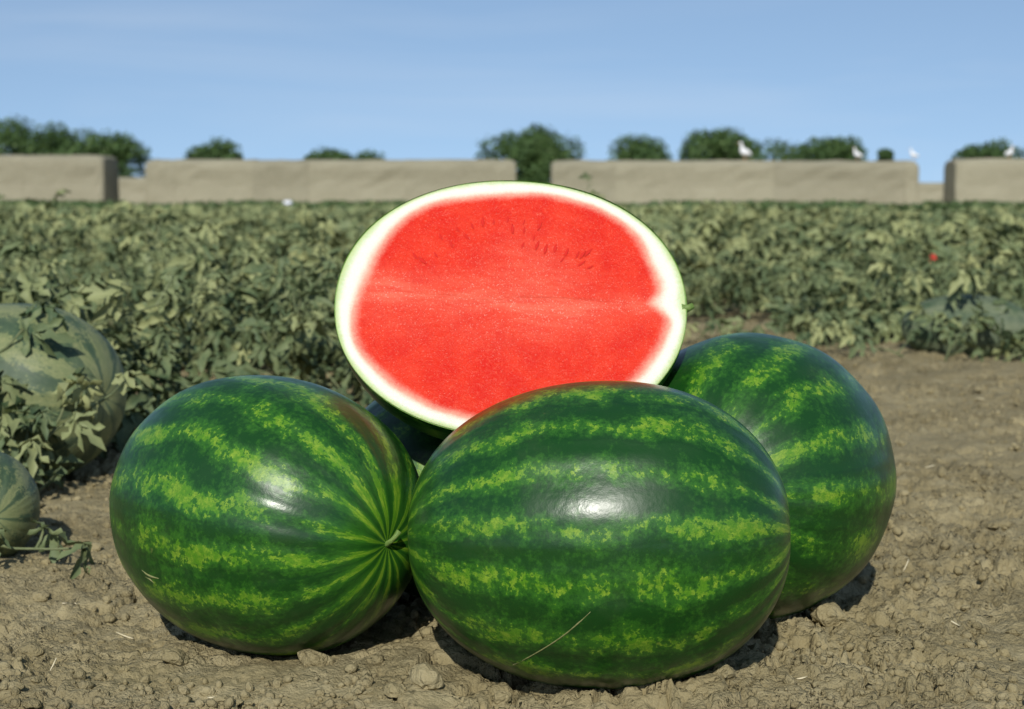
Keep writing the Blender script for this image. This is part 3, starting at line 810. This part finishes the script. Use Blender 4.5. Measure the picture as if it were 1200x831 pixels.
# ---- the cut half
HA, HB, HC = .1965, .167, .148
Hc = Vector((-.0015, 1.900, .3605)); Hel = 35.0; Hroll = 3.0
e = R(Hel)
Hn = Vector((0, -math.cos(e), math.sin(e))); Hu = Vector((0, math.sin(e), math.cos(e)))
Hx = (Vector((1, 0, 0)) * math.cos(R(Hroll)) - Hu * math.sin(R(Hroll))); Hv = Hn.cross(Hx)
half = empty('cut_watermelon', Hc)
half.rotation_euler = Matrix((Hx, Hv, Hn)).transposed().to_euler()
tag(half, 'half watermelon with bright red seedless flesh facing up, resting on whole melons', 'cut watermelon')
POW = 2.1
obj('rind', melon_mesh(HA, HB, M_R2, 9, 0, True, HC, 140, 110, POW), half)
def cut_face():
    nr, na = 96, 300
    rad = np.linspace(0, 1, nr) ** .8; ang = np.linspace(0, 2 * np.pi, na, endpoint=False)
    RR, A = np.meshgrid(rad, ang, indexing='ij')
    ex = np.sign(np.cos(A)) * np.abs(np.cos(A)) ** (2 / POW); ey = np.sign(np.sin(A)) * np.abs(np.sin(A)) ** (2 / POW)
    x = RR * ex; y = RR * ey
    # red boundary: thicker pith at the two ends and the lower edge, a notch at the stem end
    edge = .875 - .035 * np.exp(-(((A - np.pi + np.pi) % (2 * np.pi) - np.pi) / .45) ** 2)
    da = lambda c: ((A - c + np.pi) % (2 * np.pi)) - np.pi
    edge = .915 - .02 * np.exp(-(da(R(175)) / .30) ** 2) - .060 * np.exp(-(da(R(158)) / .32) ** 2) - .085 * np.exp(-(da(R(3)) / .085) ** 2) - .045 * np.exp(-(da(R(18)) / .35) ** 2)
    edge += -.03 * np.exp(-(da(R(-35)) / .5) ** 2) - .015 * np.exp(-(da(R(-120)) / .6) ** 2)
    edge += -.028 * np.exp(-(da(R(100)) / .55) ** 2)
    edge += .008 * np.cos(5 * A + 1) + .006 * np.cos(9 * A)
    # rr is 0.84 at the red boundary and 1 at the skin
    rr = np.where(RR < edge, RR / edge * .84, .84 + (RR - edge) / (1 - edge) * .16)
    # the pale core band and the torn, lighter areas of the flesh
    ns = fbm(x * 5 + 3, y * 5, 4, 401); ns2 = fbm(x * 3 - 5, y * 9, 3, 411)
    pale = .85 * np.exp(-((y - .02 + .03 * np.sin(x * 4)) / .13) ** 2) * np.exp(-((x + .05) / .75) ** 2) * (.35 + ns2)
    pale += .75 * np.exp(-(((x - .12) / .26) ** 2 + ((y - .28) / .24) ** 2)) * (.2 + ns)
    pale += .60 * np.exp(-(((x + .15) / .6) ** 2 + ((y + .18) / .16) ** 2)) * ns
    pale += .55 * np.exp(-(((x + .78) / .18) ** 2 + ((y - .10) / .12) ** 2))
    pale += .5 * np.exp(-(((x - .72) / .16) ** 2 + ((y - .02) / .05) ** 2))
    z = .0016 * np.exp(-((y - .03) / .03) ** 2) * np.exp(-(x / .7) ** 4) * (.3 + fbm(x * 9, y * 3, 3, 421)) + (fbm(x * 22, y * 22, 3, 431) - .5) * .0016 * (RR < .86)
    z = z + (fbm(x * 2.5, y * 2.5, 2, 441) - .5) * .004 * (1 - RR ** 6)
    z = z - .0018 * np.clip((RR - .985) / .015, 0, 1)
    ridge = np.exp(-((y - .03 - .012 * np.sin(x * 7)) / .012) ** 2) * np.exp(-(x / .62) ** 6) + .6 * np.exp(-((y + .01) / .01) ** 2) * np.exp(-((x + .3) / .4) ** 4)
    return x, y, z, rr, pale, ridge, nr, na
x, y, z, rr, pale, ridge, nr, na = cut_face()
def ring_mesh(name, i0, i1):
    sl = slice(i0, i1 + 1); m = i1 - i0 + 1
    V = np.stack([x[sl] * HA, y[sl] * HB, z[sl] + .0002], -1).reshape(-1, 3)
    i = np.arange(m - 1)[:, None] * na; j = np.arange(na)[None]; jn = (j + 1) % na
    F = np.stack([(i + j).ravel(), (i + na + j).ravel(), (i + na + jn).ravel(), (i + jn).ravel()], 1)
    me = mesh_np(name, V, F, M_FLESH, True)
    attr(me, 'rr', 'FLOAT', rr[sl]); attr(me, 'pale', 'FLOAT', pale[sl]); attr(me, 'ridge', 'FLOAT', ridge[sl])
    return me
SPLIT = 84
obj('flesh', ring_mesh('flesh', 0, SPLIT), half)
o = obj('white_rind', ring_mesh('white_rind', SPLIT, nr - 1), half); o['label'] = 'pale white and green band round the red flesh'
# soft empty seed hollows in two arcs above the middle
sr = np.random.default_rng(5)
SV, SF = tube([(-1, 0, 0), (-.5, .03, 0), (0, .05, 0), (.5, .03, 0), (1, 0, 0)], [.05, .26, .34, .24, .04], 8)
SV = np.array(SV) * np.array([1, 1, .35])
SM = mesh_np('seed_hollow', SV, SF, M_SEED, True)
def hollow(u, v, L, ang):
    o = obj('seed_hollow', SM, half, (u * HA, v * HB, .0009 + (float(fbm(np.array([u * 2.5]), np.array([v * 2.5]), 2, 441)[0]) - .5) * .004))
    o.rotation_euler = (0, 0, ang); o.scale = (L, L * .85, L * .5)
for (u, v) in [(-.42, .50), (-.335, .57), (-.26, .60), (-.20, .635), (-.12, .645), (-.05, .66), (-.02, .60), (.05, .655), (.055, .59), (.15, .62),
               (-.28, .52), (.05, .46), (.135, .46), (.19, .44), (.235, .43), (.30, .42), (.37, .40), (.40, .405), (.435, .42), (.45, .30), (.40, .33),
               (-.57, .34), (-.52, .30), (-.44, .36), (.28, .36), (-.36, .44), (.10, .52)]:
    a = math.atan2(v + .25, u * 1.2) + sr.normal(0, .18)
    hollow(u + sr.normal(0, .006), v + sr.normal(0, .006), sr.uniform(.0040, .0072), a)
V, F = tube([(HA * .97, .005, -.004), (HA * 1.01, .006, -.004), (HA * 1.035, .009, -.003)], [.006, .004, .0035], 8)
obj('stem', mesh_np('stem', V, F, M_STEM, True), half)

# ------------------------------------------------------------------ loose clods, crumbs and straw on the soil
def clod_mesh(seed, sub):
    import bmesh
    r = np.random.default_rng(seed)
    bm = bmesh.new(); bmesh.ops.create_icosphere(bm, subdivisions=sub, radius=1)
    dirs = r.normal(size=(9, 3)); dirs /= np.linalg.norm(dirs, axis=1, keepdims=True); offs = r.uniform(.62, .95, 9)
    for v in bm.verts:
        p = np.array(v.co)
        q = p.copy()
        for d, o_ in zip(dirs, offs):                      # chip flat facets off the lump
            k = q @ d
            if k > o_: q = q - d * (k - o_) * .85
        q = q * (1 + .06 * math.sin(p[0] * 7 + seed) * math.cos(p[1] * 6) + r.normal(0, .05))
        v.co = q * np.array([1, 1, .72])
    me = bpy.data.meshes.new('soil_clod'); bm.to_mesh(me); bm.free(); me.materials.append(M_SOIL)
    return me
CL = [clod_mesh(500 + i, 3) for i in range(9)]
def ground_at(u, v):
    """soil point seen at a photograph pixel"""
    d = Matrix.Rotation(R(90) - PITCH, 3, 'X') @ Vector(((u - 600) / FPX, (415.5 - v) / FPX, -1))
    t = -CAM_H / d.z
    return d.x * t, d.y * t
WHOLE = [(.0866, 1.6885, .1917, .1539, -4), (-.2662, 1.825, .1815, .149, -38), (.2772, 1.972, .19, .1654, -115), (-.849, 2.937, .186, .155, -28), (-.715, 2.26, .098, .078, -62), (-.055, 2.055, .165, .138, 15)]
def under_melon(x, y, pad):
    hit = np.zeros(np.shape(x), bool)
    for (mx_, my_, a_, b_, az) in WHOLE:
        c_, s_ = math.cos(R(az)), math.sin(R(az)); dx = x - mx_; dy = y - my_
        hit |= ((dx * c_ + dy * s_) / (a_ + pad)) ** 2 + ((-dx * s_ + dy * c_) / (b_ + pad)) ** 2 < 1
    return hit
def clod(u, v, wpx, k, label, group=None, flat=1.0):
    X_, Y_ = ground_at(u, v); s = wpx / 2 * Y_ / FPX
    o = obj('soil_clod', CL[k % 9], None, (X_, Y_, gz(X_, Y_) + s * .30 * flat))
    o.rotation_euler = (rng.uniform(-.3, .3), rng.uniform(-.3, .3), rng.uniform(0, 6.28)); o.scale = (s, s * rng.uniform(.75, 1), s * flat)
    tag(o, label, 'clod', group)
clod(500, 808, 44, 0, 'largest pale rough soil clod in front of the gap between two dark melons')
clod(847, 802, 36, 1, 'blocky soil clod beside the shaded end of the scratched melon')
clod(970, 727, 52, 2, 'broad rounded soil clod at the foot of the end-on melon', flat=.8)
clod(372, 778, 46, 3, 'pale soil clod under the rounder melon, by the deep shadow', flat=.8)
clod(588, 812, 26, 4, 'small soil clod under the scratched melon near its scratch')
clod(205, 775, 40, 5, 'soil clod below the shadow edge of the rounder melon', flat=.7)
cg = 'loose soil clods on the bare ground'
n_c = 0
while n_c < 200:
    u = rng.uniform(5, 1195); v = 826 - 390 * rng.random() ** 1.5
    X_, Y_ = ground_at(u, v)
    w = 9 + 26 * rng.random() ** 2.8
    if under_melon(np.array(X_), np.array(Y_), .012) or (u > 700 and rng.random() < .35): continue
    clod(u, v, w, int(rng.integers(9)), 'small lump of dry brown soil lying loose on the bare ground', cg, rng.uniform(.6, 1))
    n_c += 1
# crumbs too small and many to count
CB = clod_mesh(900, 1)
cv = np.array([v.co[:] for v in CB.vertices]); cf = np.array([p.vertices[:] for p in CB.polygons])
n = 40000
yv = 1 / rng.uniform(1 / 6.0, 1 / 1.35, n); xv = rng.uniform(-1, 1, n) * (.42 * yv + .35)
dens = fbm(xv * 5, yv * 5, 3, 700); k = (dens > .47) & ~under_melon(xv, yv, 0.0)
xv, yv = xv[k], yv[k]; n = len(xv)
sv = .0013 + .0085 * rng.random(n) ** 6
q = rng.normal(size=(n, 3)); fw = rng.normal(size=(n, 3))
V, F, _ = instance(cv, cf, np.stack([xv, yv, soil_z(xv, yv) + sv * .25], 1), basis(fw, q), sv, np.zeros(n))
tag(obj('soil_crumbs', mesh_np('soil_crumbs', V, F, M_SOIL)), 'fine dry soil crumbs scattered over the bare ground', 'soil', kind='stuff')

# short bits of straw
def stalk(u, v, lpx, ang):
    X_, Y_ = ground_at(u, v); L = lpx * Y_ / FPX
    p0 = np.array([0, 0, 0.]); P = []
    for t_ in np.linspace(-.5, .5, 5):
        gx, gy = t_ * L * math.cos(ang), t_ * L * math.sin(ang) + .006 * t_ * t_
        P.append((gx, gy, gz(X_ + gx, Y_ + gy)))
    P = np.array(P); f = np.polyfit(np.linspace(-.5, .5, 5), P[:, 2], 1)
    P[:, 2] = np.polyval(f, np.linspace(-.5, .5, 5)); lift = max(0, np.max([gz(X_ + p[0], Y_ + p[1]) - p[2] for p in P])) * .6 + .0012
    P[:, 2] += lift
    z0 = P[:, 2].min(); P[:, 2] -= z0
    V, F = tube(P, [.0007, .0009, .0010, .0009, .0006], 5)
    tag(obj('straw_stalk', mesh_np('straw_stalk', V, F, M_STALK, True), None, (X_, Y_, z0)), 'thin pale bit of dry straw lying on the soil', 'straw', 'bits of straw on the soil')
for (u, v, l, a) in [(146, 732, 22, -.2), (33, 706, 12, -.7), (90, 709, 9, 1.2), (76, 712, 8, .9), (1062, 658, 10, .7), (1180, 660, 9, 0), (940, 800, 14, .3), (1005, 770, 10, -.5),
                     (60, 785, 12, .5), (1120, 742, 12, .2), (250, 812, 14, .1), (1090, 560, 12, .1), (1150, 470, 14, .1), (110, 640, 14, .4), (420, 822, 12, -.4), (700, 826, 13, .25)]:
    stalk(u, v, l, a)

# ------------------------------------------------------------------ bits of litter in the field
def scrap(name, X_, Y_, Z_, w, h, mat, label, cat):
    nu = 7; V = []; F = []
    r = np.random.default_rng(int(abs(X_) * 1000))
    for s in (0, 1):
        for i in range(nu):
            for j in range(nu):
                uu_, vv_ = i / (nu - 1) - .5, j / (nu - 1)
                V.append((uu_ * w * (1 - .35 * vv_), (.10 * math.sin(uu_ * 9 + vv_ * 4) + s * .10) * w + r.normal(0, .02) * w, vv_ * h + r.normal(0, .03) * h))
    for s in (0, 1):
        for i in range(nu - 1):
            for j in range(nu - 1):
                q = s * nu * nu + i * nu + j
                F.append((q, q + nu, q + nu + 1, q + 1))
    for i in range(nu - 1):
        for (k0, st) in ((0, nu), (nu - 1, nu), (0, 1), (nu * (nu - 1), 1)):
            q0 = k0 + i * st
            F.append((q0, q0 + st, q0 + st + nu * nu, q0 + nu * nu))
    tag(obj(name, mesh_np(name, V, F, mat, True), None, (X_, Y_, Z_)), label, cat)
scrap('plastic_scrap', px(338, 62), 62, -.02, .40, .44, M_SCRAP, 'white crumpled plastic bag caught among the weeds before the longest stack', 'bag')
scrap('red_scrap', px(1093, 8.6), 8.6, .14, .045, .065, M_RED, 'small red scrap caught in the foliage before the bird-topped stacks', 'scrap')
